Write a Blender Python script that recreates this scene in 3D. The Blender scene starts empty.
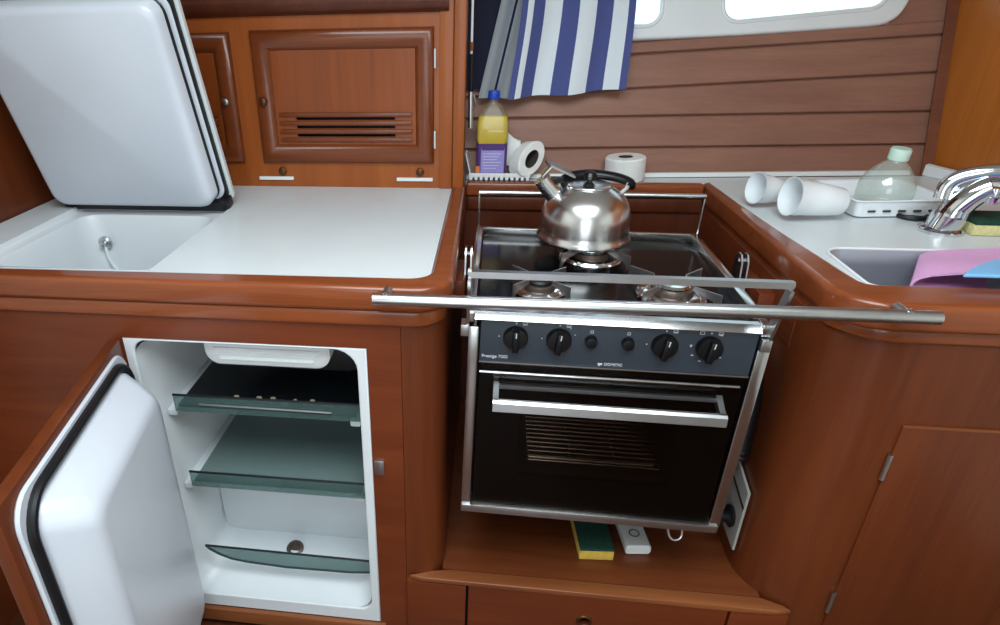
import bpy, bmesh, math, random
from mathutils import Vector, Matrix
random.seed(4)
C = bpy.context.scene.collection
R = math.radians
PI = math.pi
F = 1.05            # front plane of the cabinets

# ------------------------------------------------------------------ materials
def s2l(c):
    c /= 255.0
    return c / 12.92 if c <= .04045 else ((c + .055) / 1.055) ** 2.4
def col(r, g, b): return (s2l(r), s2l(g), s2l(b), 1)

def new_mat(name):
    m = bpy.data.materials.new(name); m.use_nodes = True
    nt = m.node_tree; return m, nt, nt.nodes['Principled BSDF']

def plain(name, rgb, rough=.4, metal=0., spec=.5, var=.06, scale=8., coat=0., bump=0., bscale=60., trans=0., ior=1.45):
    """principled surface with a slight procedural mottling"""
    m, nt, p = new_mat(name)
    tc = nt.nodes.new('ShaderNodeTexCoord')
    n = nt.nodes.new('ShaderNodeTexNoise'); n.inputs['Scale'].default_value = scale; n.inputs['Detail'].default_value = 4
    nt.links.new(tc.outputs['Object'], n.inputs['Vector'])
    r = nt.nodes.new('ShaderNodeValToRGB')
    c = col(*rgb)
    r.color_ramp.elements[0].position = .3; r.color_ramp.elements[1].position = .7
    r.color_ramp.elements[0].color = tuple(min(1, x * (1 - var)) for x in c[:3]) + (1,)
    r.color_ramp.elements[1].color = tuple(min(1, x * (1 + var)) for x in c[:3]) + (1,)
    nt.links.new(n.outputs['Fac'], r.inputs['Fac'])
    nt.links.new(r.outputs['Color'], p.inputs['Base Color'])
    p.inputs['Roughness'].default_value = rough; p.inputs['Metallic'].default_value = metal
    p.inputs['Specular IOR Level'].default_value = spec
    p.inputs['Coat Weight'].default_value = coat; p.inputs['Coat Roughness'].default_value = .12
    p.inputs['Transmission Weight'].default_value = trans; p.inputs['IOR'].default_value = ior
    if bump:
        n2 = nt.nodes.new('ShaderNodeTexNoise'); n2.inputs['Scale'].default_value = bscale; n2.inputs['Detail'].default_value = 3
        nt.links.new(tc.outputs['Object'], n2.inputs['Vector'])
        b = nt.nodes.new('ShaderNodeBump'); b.inputs['Strength'].default_value = bump; b.inputs['Distance'].default_value = .01
        nt.links.new(n2.outputs['Fac'], b.inputs['Height']); nt.links.new(b.outputs['Normal'], p.inputs['Normal'])
    return m

def wood(name, c1, c2, axis='z', rough=.4, coat=.2, scale=1.0, crough=.18):
    m, nt, p = new_mat(name)
    tc = nt.nodes.new('ShaderNodeTexCoord')
    def tex(sc, st, det, dist):
        mp = nt.nodes.new('ShaderNodeMapping')
        v = [sc * st] * 3; v['xyz'.index(axis)] = sc
        mp.inputs['Scale'].default_value = v
        nt.links.new(tc.outputs['Object'], mp.inputs['Vector'])
        n = nt.nodes.new('ShaderNodeTexNoise'); n.inputs['Scale'].default_value = 1.0
        n.inputs['Detail'].default_value = det; n.inputs['Distortion'].default_value = dist
        nt.links.new(mp.outputs['Vector'], n.inputs['Vector']); return n
    n1 = tex(2.2 * scale, 14, 5, .6); n2 = tex(7 * scale, 40, 3, .2); n3 = tex(1.6 * scale, 2.5, 2, 0)
    mx = nt.nodes.new('ShaderNodeMix'); mx.data_type = 'FLOAT'; mx.inputs[0].default_value = .35
    nt.links.new(n1.outputs['Fac'], mx.inputs[2]); nt.links.new(n2.outputs['Fac'], mx.inputs[3])
    mx2 = nt.nodes.new('ShaderNodeMix'); mx2.data_type = 'FLOAT'; mx2.inputs[0].default_value = .35
    nt.links.new(mx.outputs[0], mx2.inputs[2]); nt.links.new(n3.outputs['Fac'], mx2.inputs[3])
    r = nt.nodes.new('ShaderNodeValToRGB')
    r.color_ramp.elements[0].position = .36; r.color_ramp.elements[1].position = .64
    r.color_ramp.elements[0].color = col(*c1); r.color_ramp.elements[1].color = col(*c2)
    nt.links.new(mx2.outputs[0], r.inputs['Fac']); nt.links.new(r.outputs['Color'], p.inputs['Base Color'])
    p.inputs['Roughness'].default_value = rough
    p.inputs['Coat Weight'].default_value = coat; p.inputs['Coat Roughness'].default_value = crough; p.inputs['Specular IOR Level'].default_value = .3
    b = nt.nodes.new('ShaderNodeBump'); b.inputs['Strength'].default_value = .06; b.inputs['Distance'].default_value = .004
    nt.links.new(n1.outputs['Fac'], b.inputs['Height']); nt.links.new(b.outputs['Normal'], p.inputs['Normal'])
    return m

def glass(name, tint, gloss=.12, rough=.03, extra=None):
    """thin tinted pane: light passes tinted, fresnel-weighted gloss on top"""
    m, nt, p = new_mat(name); nt.nodes.remove(p)
    out = nt.nodes['Material Output']
    t = nt.nodes.new('ShaderNodeBsdfTransparent'); t.inputs['Color'].default_value = col(*tint)
    g = nt.nodes.new('ShaderNodeBsdfGlossy'); g.inputs['Roughness'].default_value = rough
    lw = nt.nodes.new('ShaderNodeLayerWeight'); lw.inputs['Blend'].default_value = .5
    pw = nt.nodes.new('ShaderNodeMath'); pw.operation = 'POWER'; pw.inputs[1].default_value = 4
    nt.links.new(lw.outputs['Facing'], pw.inputs[0])
    ad = nt.nodes.new('ShaderNodeMath'); ad.operation = 'MULTIPLY_ADD'; ad.inputs[1].default_value = .5; ad.inputs[2].default_value = gloss + .025; ad.use_clamp = True
    nt.links.new(pw.outputs[0], ad.inputs[0])
    base = t
    if extra:
        d = nt.nodes.new('ShaderNodeBsdfPrincipled'); d.inputs['Base Color'].default_value = col(*extra[0]); d.inputs['Roughness'].default_value = .3
        m0 = nt.nodes.new('ShaderNodeMixShader'); m0.inputs[0].default_value = extra[1]
        nt.links.new(t.outputs[0], m0.inputs[1]); nt.links.new(d.outputs[0], m0.inputs[2]); base = m0
    mx = nt.nodes.new('ShaderNodeMixShader')
    nt.links.new(ad.outputs[0], mx.inputs[0]); nt.links.new(base.outputs[0], mx.inputs[1]); nt.links.new(g.outputs[0], mx.inputs[2])
    nt.links.new(mx.outputs[0], out.inputs['Surface'])
    return m

def stripes(name, a, b, edges):
    """cloth woven in stripes along UV u"""
    m, nt, p = new_mat(name)
    uv = nt.nodes.new('ShaderNodeUVMap'); sp = nt.nodes.new('ShaderNodeSeparateXYZ')
    nt.links.new(uv.outputs[0], sp.inputs[0])
    r = nt.nodes.new('ShaderNodeValToRGB'); r.color_ramp.interpolation = 'CONSTANT'
    els = r.color_ramp.elements
    els[0].position = 0; els[0].color = col(*a)
    els[1].position = edges[0]; els[1].color = col(*b)
    k = 0
    for e in edges[1:]:
        x = els.new(e); x.color = col(*(a if k % 2 == 0 else b)); k += 1
    nt.links.new(sp.outputs['X'], r.inputs['Fac']); nt.links.new(r.outputs['Color'], p.inputs['Base Color'])
    p.inputs['Roughness'].default_value = .85; p.inputs['Specular IOR Level'].default_value = .15
    n = nt.nodes.new('ShaderNodeTexNoise'); n.inputs['Scale'].default_value = 120
    bp = nt.nodes.new('ShaderNodeBump'); bp.inputs['Strength'].default_value = .15; bp.inputs['Distance'].default_value = .003
    nt.links.new(n.outputs['Fac'], bp.inputs['Height']); nt.links.new(bp.outputs['Normal'], p.inputs['Normal'])
    return m

M = {}
M['teak_x'] = wood('teak_grain_across', (92, 39, 18), (116, 54, 25), 'x')
M['teak_z'] = wood('teak_grain_upright', (88, 39, 17), (108, 52, 23), 'z')
M['teak_y'] = wood('teak_grain_inward', (92, 40, 18), (116, 55, 26), 'y')
M['trim'] = wood('varnished_fiddle', (108, 50, 24), (142, 74, 38), 'x', .28, .5, 1.0, .12)
M['trim_y'] = wood('varnished_fiddle_side', (112, 54, 28), (146, 78, 42), 'y', .28, .5, 1.0, .12)
M['cab'] = wood('upper_cabinet_veneer', (136, 67, 24), (160, 85, 33), 'z')
M['cabpanel'] = wood('upper_door_panel', (116, 54, 18), (142, 70, 25), 'z')
M['cabframe'] = wood('upper_door_frame', (98, 46, 20), (122, 60, 27), 'x', .3, .35)
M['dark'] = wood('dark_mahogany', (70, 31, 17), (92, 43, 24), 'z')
M['plank'] = wood('hull_planking', (130, 90, 75), (152, 109, 92), 'x', .5, .12, 1.0, .35)
M['bulk'] = wood('bulkhead_veneer', (160, 88, 30), (186, 108, 42), 'z', .35, .3, .7)
M['ledge'] = wood('ledge_wood', (88, 42, 20), (116, 60, 31), 'x', .35, .3)
M['edge'] = wood('pale_edging', (112, 60, 32), (142, 84, 48), 'x', .4, .2)
M['floor'] = wood('cabin_sole', (62, 32, 18), (88, 48, 28), 'y')
M['gel'] = plain('white_gelcoat', (206, 212, 222), .28, var=.02, coat=.2)
M['lam'] = plain('white_laminate', (214, 221, 224), .3, var=.02)
M['liner'] = plain('fridge_liner', (216, 221, 225), .35, var=.02)
M['rub'] = plain('black_rubber', (17, 18, 22), .45, var=.15)
M['steel'] = plain('brushed_steel', (200, 202, 204), .3, 1, var=.06, scale=30)
M['polish'] = plain('polished_steel', (208, 209, 210), .16, 1, var=.03)
M['kettle'] = plain('kettle_steel', (226, 227, 228), .24, 1, var=.02)
M['satin'] = plain('satin_aluminium', (178, 178, 174), .45, .25, var=.05)
M['chrome'] = plain('chrome', (212, 216, 220), .06, 1, var=.02)
M['basin'] = plain('satin_basin_steel', (176, 180, 192), .5, .75, var=.06)
M['burner'] = plain('burner_brass_brown', (104, 90, 82), .42, .8, var=.15, scale=40)
M['slate'] = plain('slate_panel', (50, 57, 66), .42, var=.05)
M['black'] = plain('black_enamel', (7, 7, 9), .14, spec=.2, var=.1)
M['matblack'] = plain('matt_black', (14, 14, 17), .5, var=.15)
M['cavity'] = plain('oven_enamel', (64, 58, 54), .4, var=.1)
M['knob'] = plain('knob_plastic', (12, 12, 15), .32, var=.1)
M['mark'] = plain('white_print', (205, 208, 212), .6, var=.02)
M['brown'] = plain('bronze_button', (92, 58, 34), .35, .6)
M['wplas'] = plain('white_plastic', (226, 230, 232), .4, var=.02)
M['paper'] = plain('tissue_paper', (232, 234, 232), .9, var=.04, scale=30, bump=.25, bscale=50)
M['core'] = plain('cardboard_core', (70, 62, 58), .9, var=.1)
M['blue'] = plain('blue_cap', (24, 66, 178), .4)
M['purple'] = plain('purple_label', (78, 48, 112), .5, var=.08)
M['lilac'] = plain('lilac_label', (150, 140, 204), .5, var=.06, scale=90)
M['green'] = plain('green_scourer', (22, 66, 54), .95, var=.3, scale=150, bump=.6, bscale=300)
M['yellow'] = plain('yellow_foam', (214, 180, 78), .9, var=.1, scale=120, bump=.4, bscale=200)
M['paleyel'] = plain('pale_yellow_foam', (216, 206, 150), .9, var=.1, scale=120, bump=.4, bscale=200)
M['pink'] = plain('pink_cloth', (218, 164, 208), .85, var=.05, bump=.2, bscale=180)
M['sky'] = plain('light_blue_plastic', (128, 190, 236), .35, var=.02)
M['orange'] = plain('orange_foam', (222, 120, 60), .8, var=.1)
M['mint'] = plain('mint_cap', (196, 222, 208), .45)
M['clearcup'] = glass('milky_clear_plastic', (240, 246, 250), .03, .1, extra=((232, 240, 246), .45))
M['cupw'] = plain('milky_plastic', (236, 242, 246), .3, var=.02)
M['hose'] = plain('black_hose', (16, 15, 16), .4)
M['crumb'] = plain('crumbs', (150, 140, 120), .8)
M['navy'] = plain('dark_navy', (24, 26, 48), .9, var=.1)
M['ceil'] = plain('deckhead_white', (222, 220, 212), .6, var=.02)
M['pane'] = glass('window_glass', (238, 246, 248), .0)
M['shelf'] = glass('shelf_glass', (190, 204, 203), .0, extra=((146, 166, 164), .36))
M['shadeglass'] = glass('shaded_shelf_glass', (96, 104, 108), .0, extra=((26, 30, 34), .45))  # shelf glass with dark reflection and shade put into its tint
M['glassedge'] = glass('green_glass_edge', (214, 226, 224), .0, extra=((96, 124, 122), .35))
M['ovenglass'] = glass('oven_glass', (200, 190, 182), -.005)
M['pet'] = glass('clear_plastic', (246, 252, 249), .06, .08, extra=((238, 246, 242), .2))
M['oil'] = plain('yellow_oil', (214, 184, 44), .2, var=.12, scale=30)
M['petc'] = glass('bottle_plastic', (246, 246, 236), .02, .06, extra=((220, 220, 200), .06))
M['towel'] = stripes('blue_white_stripes', (76, 84, 136), (214, 221, 228), [.05, .10, .20, .36, .51, .66, .81, .94])
M['greycloth'] = stripes('grey_navy_stripes', (146, 150, 156), (30, 33, 62), [.38, .47])

# ------------------------------------------------------------------ mesh helpers
def nb(): return bmesh.new()

def finish(bm, name, m, smooth=35):
    bmesh.ops.recalc_face_normals(bm, faces=bm.faces[:])
    me = bpy.data.meshes.new(name)
    for f in bm.faces: f.smooth = True
    bm.to_mesh(me); bm.free()
    if smooth: me.set_sharp_from_angle(angle=R(smooth))
    me.materials.append(m)
    return me

def obj(name, bm, m, parent=None, local=False, smooth=35, label=None):
    """link ONE mesh object; world-coordinate meshes are moved into the frame of the thing they belong to"""
    me = bm if isinstance(bm, bpy.types.Mesh) else finish(bm, name, m, smooth)
    if isinstance(bm, bpy.types.Mesh):
        me.materials.clear(); me.materials.append(m); me.name = name
    o = bpy.data.objects.new(name, me); C.objects.link(o)
    if parent:
        o.parent = parent
        if not local:
            p = parent; off = Vector()
            while p: off += p.location; p = p.parent
            me.transform(Matrix.Translation(-off))
    elif not local:
        xs = [v.co.x for v in me.vertices]; ys = [v.co.y for v in me.vertices]; zs = [v.co.z for v in me.vertices]
        b = Vector(((min(xs) + max(xs)) / 2, (min(ys) + max(ys)) / 2, min(zs)))
        me.transform(Matrix.Translation(-b)); o.location = b
    if label: o['label'] = label
    return o

def thing(name, label, cat, loc=(0, 0, 0), rot=(0, 0, 0), group=None):
    o = bpy.data.objects.new(name, None); C.objects.link(o)
    o.empty_display_size = .05
    o.location = loc; o.rotation_euler = rot
    tag(o, label, cat, group); return o

def tag(o, label, cat, group=None):
    o['label'] = label; o['category'] = cat
    if group: o['group'] = group
    return o

def struct(o, label=None, cat=None):
    o['kind'] = 'structure'
    if label: o['label'] = label
    if cat: o['category'] = cat
    return o

def box(bm, x0, x1, y0, y1, z0, z1, bev=0., seg=2):
    vs = [bm.verts.new(p) for p in ((x0, y0, z0), (x1, y0, z0), (x1, y1, z0), (x0, y1, z0), (x0, y0, z1), (x1, y0, z1), (x1, y1, z1), (x0, y1, z1))]
    fs = [bm.faces.new([vs[i] for i in q]) for q in ((0, 3, 2, 1), (4, 5, 6, 7), (0, 1, 5, 4), (1, 2, 6, 5), (2, 3, 7, 6), (3, 0, 4, 7))]
    if bev:
        es = list({e for f in fs for e in f.edges})
        bmesh.ops.bevel(bm, geom=es, offset=bev, segments=seg, profile=.6, affect='EDGES')
    return bm

def bx(*a, **k): return box(nb(), *a, **k)

def ring_pts(c, u, v, r, n, r2=None):
    r2 = r2 or r
    return [c + u * (r * math.cos(2 * PI * i / n)) + v * (r2 * math.sin(2 * PI * i / n)) for i in range(n)]

def tube(bm, pts, r, n=12, closed=False, caps=True, flat=None):
    pts = [Vector(p) for p in pts]; N = len(pts)
    rs = r if isinstance(r, (list, tuple)) else [r] * N
    rings = []; prev = None
    for i, p in enumerate(pts):
        if closed: t = pts[(i + 1) % N] - pts[i - 1]
        else: t = pts[min(i + 1, N - 1)] - pts[max(i - 1, 0)]
        t.normalize()
        if prev is None:
            a = Vector((0, 0, 1)) if abs(t.z) < .9 else Vector((1, 0, 0))
            u = t.cross(a).normalized()
        else: u = (prev - t * prev.dot(t)).normalized()
        prev = u; v = t.cross(u)
        rings.append([bm.verts.new(q) for q in ring_pts(p, u, v, rs[i], n, rs[i] * flat if flat else None)])
    for i in range(N if closed else N - 1):
        a, b = rings[i], rings[(i + 1) % N]
        for k in range(n): bm.faces.new((a[k], a[(k + 1) % n], b[(k + 1) % n], b[k]))
    if caps and not closed:
        bm.faces.new(rings[0][::-1]); bm.faces.new(rings[-1])
    return bm

def tb(*a, **k): return tube(nb(), *a, **k)

def spline(pts, n=8):
    P = [Vector(p) for p in pts]; out = []
    for i in range(len(P) - 1):
        p0, p1, p2, p3 = P[max(i - 1, 0)], P[i], P[i + 1], P[min(i + 2, len(P) - 1)]
        for k in range(n):
            t = k / n
            out.append(.5 * ((2 * p1) + (p2 - p0) * t + (2 * p0 - 5 * p1 + 4 * p2 - p3) * t * t + (3 * p1 - p0 - 3 * p2 + p3) * t ** 3))
    out.append(P[-1]); return out

def lathe(bm, prof, n=32, mat=None, cap0=True, cap1=True):
    """prof: (r, z) list round Z"""
    rings = []
    for r, z in prof:
        rings.append([bm.verts.new((r * math.cos(2 * PI * k / n), r * math.sin(2 * PI * k / n), z)) for k in range(n)])
    new = [v for q in rings for v in q]
    for a, b in zip(rings, rings[1:]):
        for k in range(n): bm.faces.new((a[k], a[(k + 1) % n], b[(k + 1) % n], b[k]))
    if cap0: bm.faces.new(rings[0][::-1])
    if cap1: bm.faces.new(rings[-1])
    if mat: bmesh.ops.transform(bm, matrix=mat, verts=new)
    return bm

def lt(*a, **k): return lathe(nb(), *a, **k)

def at(x, y, z, rot=(0, 0, 0)):
    from mathutils import Euler
    return Matrix.Translation((x, y, z)) @ Euler(rot).to_matrix().to_4x4()

def rrect(x0, x1, y0, y1, r, n=6):
    """rounded rectangle outline; r = radius or (bl, br, tr, tl)"""
    if not isinstance(r, (tuple, list)): r = (r,) * 4
    pts = []
    for (cx, cy, a0, rr) in ((x0 + r[0], y0 + r[0], PI, r[0]), (x1 - r[1], y0 + r[1], 1.5 * PI, r[1]), (x1 - r[2], y1 - r[2], 0, r[2]), (x0 + r[3], y1 - r[3], .5 * PI, r[3])):
        if rr < 1e-6: pts.append((cx, cy)); continue
        for k in range(n + 1):
            a = a0 + .5 * PI * k / n
            pts.append((cx + rr * math.cos(a), cy + rr * math.sin(a)))
    return pts

def loft(bm, rings, cap0=True, cap1=True):
    vr = [[bm.verts.new(p) for p in q] for q in rings]
    n = len(vr[0])
    for a, b in zip(vr, vr[1:]):
        for k in range(n): bm.faces.new((a[k], a[(k + 1) % n], b[(k + 1) % n], b[k]))
    if cap0: bm.faces.new(vr[0][::-1])
    if cap1: bm.faces.new(vr[-1])
    return bm

def prism(poly, a, b, plane='xy', bev=0.):
    """polygon extruded from a to b along the axis left over by the plane, long edges optionally eased"""
    def P(u, v, w):
        return {'xy': (u, v, w), 'xz': (u, w, v), 'yz': (w, u, v)}[plane]
    bm = nb()
    if not bev: return loft(bm, [[P(u, v, a) for u, v in poly], [P(u, v, b) for u, v in poly]])
    s = 1 if b > a else -1
    loft(bm, [[P(u, v, a) for u, v in poly], [P(u, v, b) for u, v in poly]])
    es = [e for e in bm.edges if len(e.link_faces) == 2 and any(len(f.verts) > 4 or len(poly) == 4 for f in e.link_faces)
          and abs((e.verts[0].co - e.verts[1].co)['xyz'.index(({'xy': 'z', 'xz': 'y', 'yz': 'x'})[plane])]) < 1e-7]
    bmesh.ops.bevel(bm, geom=es, offset=bev, segments=3, profile=.5, affect='EDGES', clamp_overlap=True)
    return bm

def plate(outer, holes, depth, mat, bev=0., bres=2):
    """flat plate with holes (filled 2D curve), centred on z=0 of its own plane, placed by mat -> mesh"""
    cu = bpy.data.curves.new('outline', 'CURVE'); cu.dimensions = '2D'; cu.fill_mode = 'BOTH'
    for q in [outer] + holes:
        sp = cu.splines.new('POLY'); sp.points.add(len(q) - 1)
        for p, (x, y) in zip(sp.points, q): p.co = (x, y, 0, 1)
        sp.use_cyclic_u = True
    cu.extrude = depth / 2 - bev; cu.bevel_depth = bev; cu.bevel_resolution = bres
    if bev: cu.offset = -bev
    o = bpy.data.objects.new('outline', cu); C.objects.link(o)
    dg = bpy.context.evaluated_depsgraph_get()
    me = bpy.data.meshes.new_from_object(o.evaluated_get(dg))
    bpy.data.objects.remove(o); bpy.data.curves.remove(cu)
    me.transform(mat)
    me.polygons.foreach_set('use_smooth', [True] * len(me.polygons)); me.set_sharp_from_angle(angle=R(35))
    return me
XZ = lambda y: Matrix(((1, 0, 0, 0), (0, 0, -1, y), (0, 1, 0, 0), (0, 0, 0, 1)))     # plate drawn in (x, z), at depth y

def text(body, size, depth=.0008):
    cu = bpy.data.curves.new('lettering', 'FONT'); cu.body = body; cu.size = size; cu.extrude = depth / 2
    cu.align_x = 'LEFT'
    o = bpy.data.objects.new('lettering', cu); C.objects.link(o)
    dg = bpy.context.evaluated_depsgraph_get()
    me = bpy.data.meshes.new_from_object(o.evaluated_get(dg))
    bpy.data.objects.remove(o); bpy.data.curves.remove(cu); return me

def arc(cx, cy, r, a0, a1, n=8):
    return [(cx + r * math.cos(R(a0 + (a1 - a0) * k / n)), cy + r * math.sin(R(a0 + (a1 - a0) * k / n))) for k in range(n + 1)]

def disc_tf(x, y, z, d):
    return Matrix.Translation((x, y, z)) @ Vector((0, 0, 1)).rotation_difference(Vector(d).normalized()).to_matrix().to_4x4()

def wy(x, z, off=0.):                     # leaning hull planking: y of its face
    return 1.943 + .077 * (x - 1.15) + .317 * (z - .931) - off

# ------------------------------------------------------------------ the room
struct(obj('floor', bx(-1.3, 1.7, -1.7, 2.2, -.04, 0), M['floor']))
struct(obj('wall_left', bx(-1.215, -1.172, .80, 2.2, 0, 2.02), M['teak_z']))
struct(obj('wall_left', bx(-1.215, -1.180, -1.7, .80, 0, 2.02), M['ceil']))  # unseen part of the wall, made white to brighten reflections in the steel
bm = nb()
q = [(1.153, 2.2), (1.153, 1.945), (1.232, 1.783), (1.5, 1.25), (1.5, .8), (1.55, .8), (1.55, 1.27), (1.28, 1.80), (1.2, 2.2)]
struct(obj('wall_right', prism(q, 0, 2.02, 'xy'), M['bulk']))
struct(obj('wall_right', bx(1.51, 1.55, -1.7, .80, 0, 2.02), M['ceil']))  # likewise unseen, white for the steel to mirror
# rear bulkhead behind the camera with an added opening for the fill light
struct(obj('wall_rear', plate([(-1.215, 0), (1.55, 0), (1.55, 2.02), (-1.215, 2.02)], [[(-.55, .2), (.55, .2), (.55, 1.9), (-.55, 1.9)]], .04, XZ(-1.72)), M['ceil']))  # pale out of view so metal parts reflect less brown
# deckhead with the open overhead hatch
struct(obj('ceiling', plate([(-1.215, -1.74), (1.55, -1.74), (1.55, 2.30), (-1.215, 2.30)], [rrect(-.55, .65, -.35, .75, .06)], .05, Matrix.Translation((0, 0, 2.045))), M['ceil']))
# hull planking: one board after another with V grooves
bm = nb()
G = [(.80, .80), (1.004, 1.004), (1.083, 1.084), (1.156, 1.177), (1.24, 1.265), (1.272, 1.30)]   # groove heights at x=.5 and x=1.13
xs = [-.16 + (1.34) * k / 10 for k in range(11)]
def gz(i, x): return G[i][0] + (G[i][1] - G[i][0]) * (x - .5) / .63
for i in range(5):
    lo = lambda x, i=i: gz(i, x) + (.0022 if i else 0)
    hi = lambda x, i=i: gz(i + 1, x) - .0022
    rows = []
    for (zf, off) in ((lo, -.02), (lo, -.003), (lambda x: lo(x) + .003, 0), (lambda x: hi(x) - .003, 0), (hi, -.003), (hi, -.02)):
        rows.append([bm.verts.new((x, wy(x, zf(x), off), zf(x))) for x in xs])
    for a, b in zip(rows, rows[1:]):
        for k in range(10): bm.faces.new((a[k], a[k + 1], b[k + 1], b[k]))
def hullbox(x0, x1, z0, z1, o0, o1):
    loft(bm, [[(x0, wy(x0, z, o0), z), (x1, wy(x1, z, o0), z), (x1, wy(x1, z, o1), z), (x0, wy(x0, z, o1), z)] for z in (z0, z1)])
hullbox(-.16, 1.19, .79, 1.268, -.012, -.035)          # backing behind the boards
hullbox(1.0, 1.19, 1.285, 2.02, -.004, -.035)           # beside the window panel
hullbox(-.16, 1.06, 1.61, 2.02, .0, -.035)             # above the window panel
box(bm, -1.21, 1.6, 1.90, 1.92, 0, .80)                # hull side behind the lockers
box(bm, -1.21, -.115, 1.90, 1.92, .80, 2.02)
struct(obj('wall_back', bm, M['plank']))
# corner strip between planking and right bulkhead
bm = nb()
loft(bm, [[(1.128, wy(1.13, z) - .012, z), (1.152, wy(1.15, z) - .02, z), (1.165, wy(1.16, z) - .004, z), (1.14, wy(1.14, z) + .02, z)] for z in (.915, 1.6)])
struct(obj('trim_1', bm, M['cabframe']))
# white moulded window panel with two portlight openings
slope = math.atan(.317); yaw = math.atan(.077)
x_ax = Vector((1, .077, 0)).normalized(); up = Vector((0, .317, 1)).normalized(); n_ = x_ax.cross(up).normalized(); up = n_.cross(x_ax)
org = Vector((0, wy(0, 1.267), 1.267))
WM = Matrix(((x_ax.x, up.x, n_.x, org.x), (x_ax.y, up.y, n_.y, org.y), (x_ax.z, up.z, n_.z, org.z), (0, 0, 0, 1)))
outer = [(-.16, -.004), (.35, 0), (.62, .006), (.93, .020)] + [(p.x, p.y) for p in spline([(.95, .021, 0), (.985, .026, 0), (1.015, .043, 0), (1.035, .075, 0), (1.045, .115, 0)], 6)] + [(1.07, .36), (-.16, .36)]
h1 = rrect(.05, .418, .032, .21, .04); h2 = [(x, y + .028 * (x - .57) / .4) for x, y in rrect(.572, .985, .034, .23, .045)]
w1 = bpy.data.objects.new('window_1', None); C.objects.link(w1); w1.location = org; struct(w1)
obj('window_panel', plate(outer, [h1, h2], .03, WM, .008, 3), M['wplas'], w1)
def rim(h, grow):
    cx = sum(p[0] for p in h) / len(h); cy = sum(p[1] for p in h) / len(h)
    ring = [WM @ Vector((x, y, .014)) for x, y in h]
    return tb(ring, grow, 8, closed=True)
for h in (h1, h2):
    obj('window_rim', rim(h, .006), M['wplas'], w1)
    obj('pane', plate(h, [], .006, WM @ Matrix.Translation((0, 0, -.01))), M['pane'], w1)
# upright post at the end of the upper cabinet
struct(obj('trim_2', bx(-.111, -.082, 1.728, 1.80, .93, 1.62, .004), M['cab']))

# ------------------------------------------------------------------ upper cabinet
cab = thing('upper_cabinet', 'wall cabinet with raised-panel doors above the white worktop', 'cabinet', (-.64, 1.76, .93))
outer = [(-1.168, .9305), (-.112, .9305), (-.112, 1.62), (-1.168, 1.62)]
obj('face_frame', plate(outer, [[(-1.10, 1.02), (-.70, 1.02), (-.70, 1.30), (-1.10, 1.30)], [(-.60, 1.02), (-.18, 1.02), (-.18, 1.30), (-.60, 1.30)]], .02, XZ(1.748)), M['cab'], cab)
obj('back_board', bx(-1.168, -.112, 1.79, 1.80, .932, 1.62), M['matblack'], cab)
bm = nb()
prof = [(1.738, 1.352), (1.722, 1.356), (1.712, 1.366), (1.708, 1.38), (1.712, 1.396), (1.722, 1.405), (1.738, 1.41)]
obj('cornice_moulding', prism(prof, -1.165, -.124, 'yz'), M['dark'], cab)
def door(x0, x1, z0, z1, knob_x, knob_mat, hinge_x):
    d = obj('door', frame_door(x0, x1, z0, z1), M['cabframe'], cab)
    i0, i1, j0, j1 = x0 + .05, x1 - .05, z0 + .05, z1 - .05
    w = i1 - i0
    slots = [rrect(i0 + .05, i1 - .05, j0 + .016 + .021 * k, j0 + .016 + .021 * k + .0075, .0035, 3) for k in range(3)]
    obj('door_panel', plate([(i0 - .004, j0 - .004), (i1 + .004, j0 - .004), (i1 + .004, j1 + .004), (i0 - .004, j1 + .004)], slots, .008, XZ(1.737)), M['cabpanel'], d)
    for k in range(4):
        zz = j0 + .0098 + .021 * k
        obj('vent_slat', bx(i0 + .006, i1 - .006, 1.725, 1.734, zz - .0045, zz + .0045, .002), M['cabframe'], d)
    obj('knob', lt([(.004, 0), (.004, .006), (.009, .010), (.011, .015), (.009, .019), (.004, .021)], 16, disc_tf(knob_x, 1.724, 1.156, (0, -1, 0))), knob_mat, d)
    for zz in (z0 + .06, z1 - .07):
        obj('hinge', tb([(hinge_x, 1.727, zz - .022), (hinge_x, 1.727, zz + .022)], .0025, 8), M['mark'], d)
    return d
def frame_door(x0, x1, z0, z1):
    """raised bolection frame: loops stepping inwards"""
    bm = nb()
    steps = [(0, 1.738), (0, 1.728), (.004, 1.722), (.014, 1.718), (.026, 1.718), (.036, 1.722), (.045, 1.730), (.05, 1.738)]
    rings = [[(x0 + s, y, z0 + s), (x1 - s, y, z0 + s), (x1 - s, y, z1 - s), (x0 + s, y, z1 - s)] for s, y in steps]
    loft(bm, rings, False, False)
    return bm
obj('stile', bx(-.146, -.113, 1.731, 1.738, .9305, 1.62, .002), M['cab'], cab)
door(-.623, -.160, .998, 1.321, -.600, M['brown'], -.157)
door(-1.12, -.678, .998, 1.318, -.702, M['steel'], -1.123)
for x in (-.575, -.197):
    obj('catch_button', lt([(.009, 0), (.011, .004), (.010, .008), (.005, .010)], 16, disc_tf(x, 1.7375, .973, (0, -1, 0))), M['brown'], cab)
for x in (-.598, -.215):
    obj('catch_strip', bx(x - .045, x + .052, 1.732, 1.738, .949, .958, .001), M['wplas'], cab)

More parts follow.
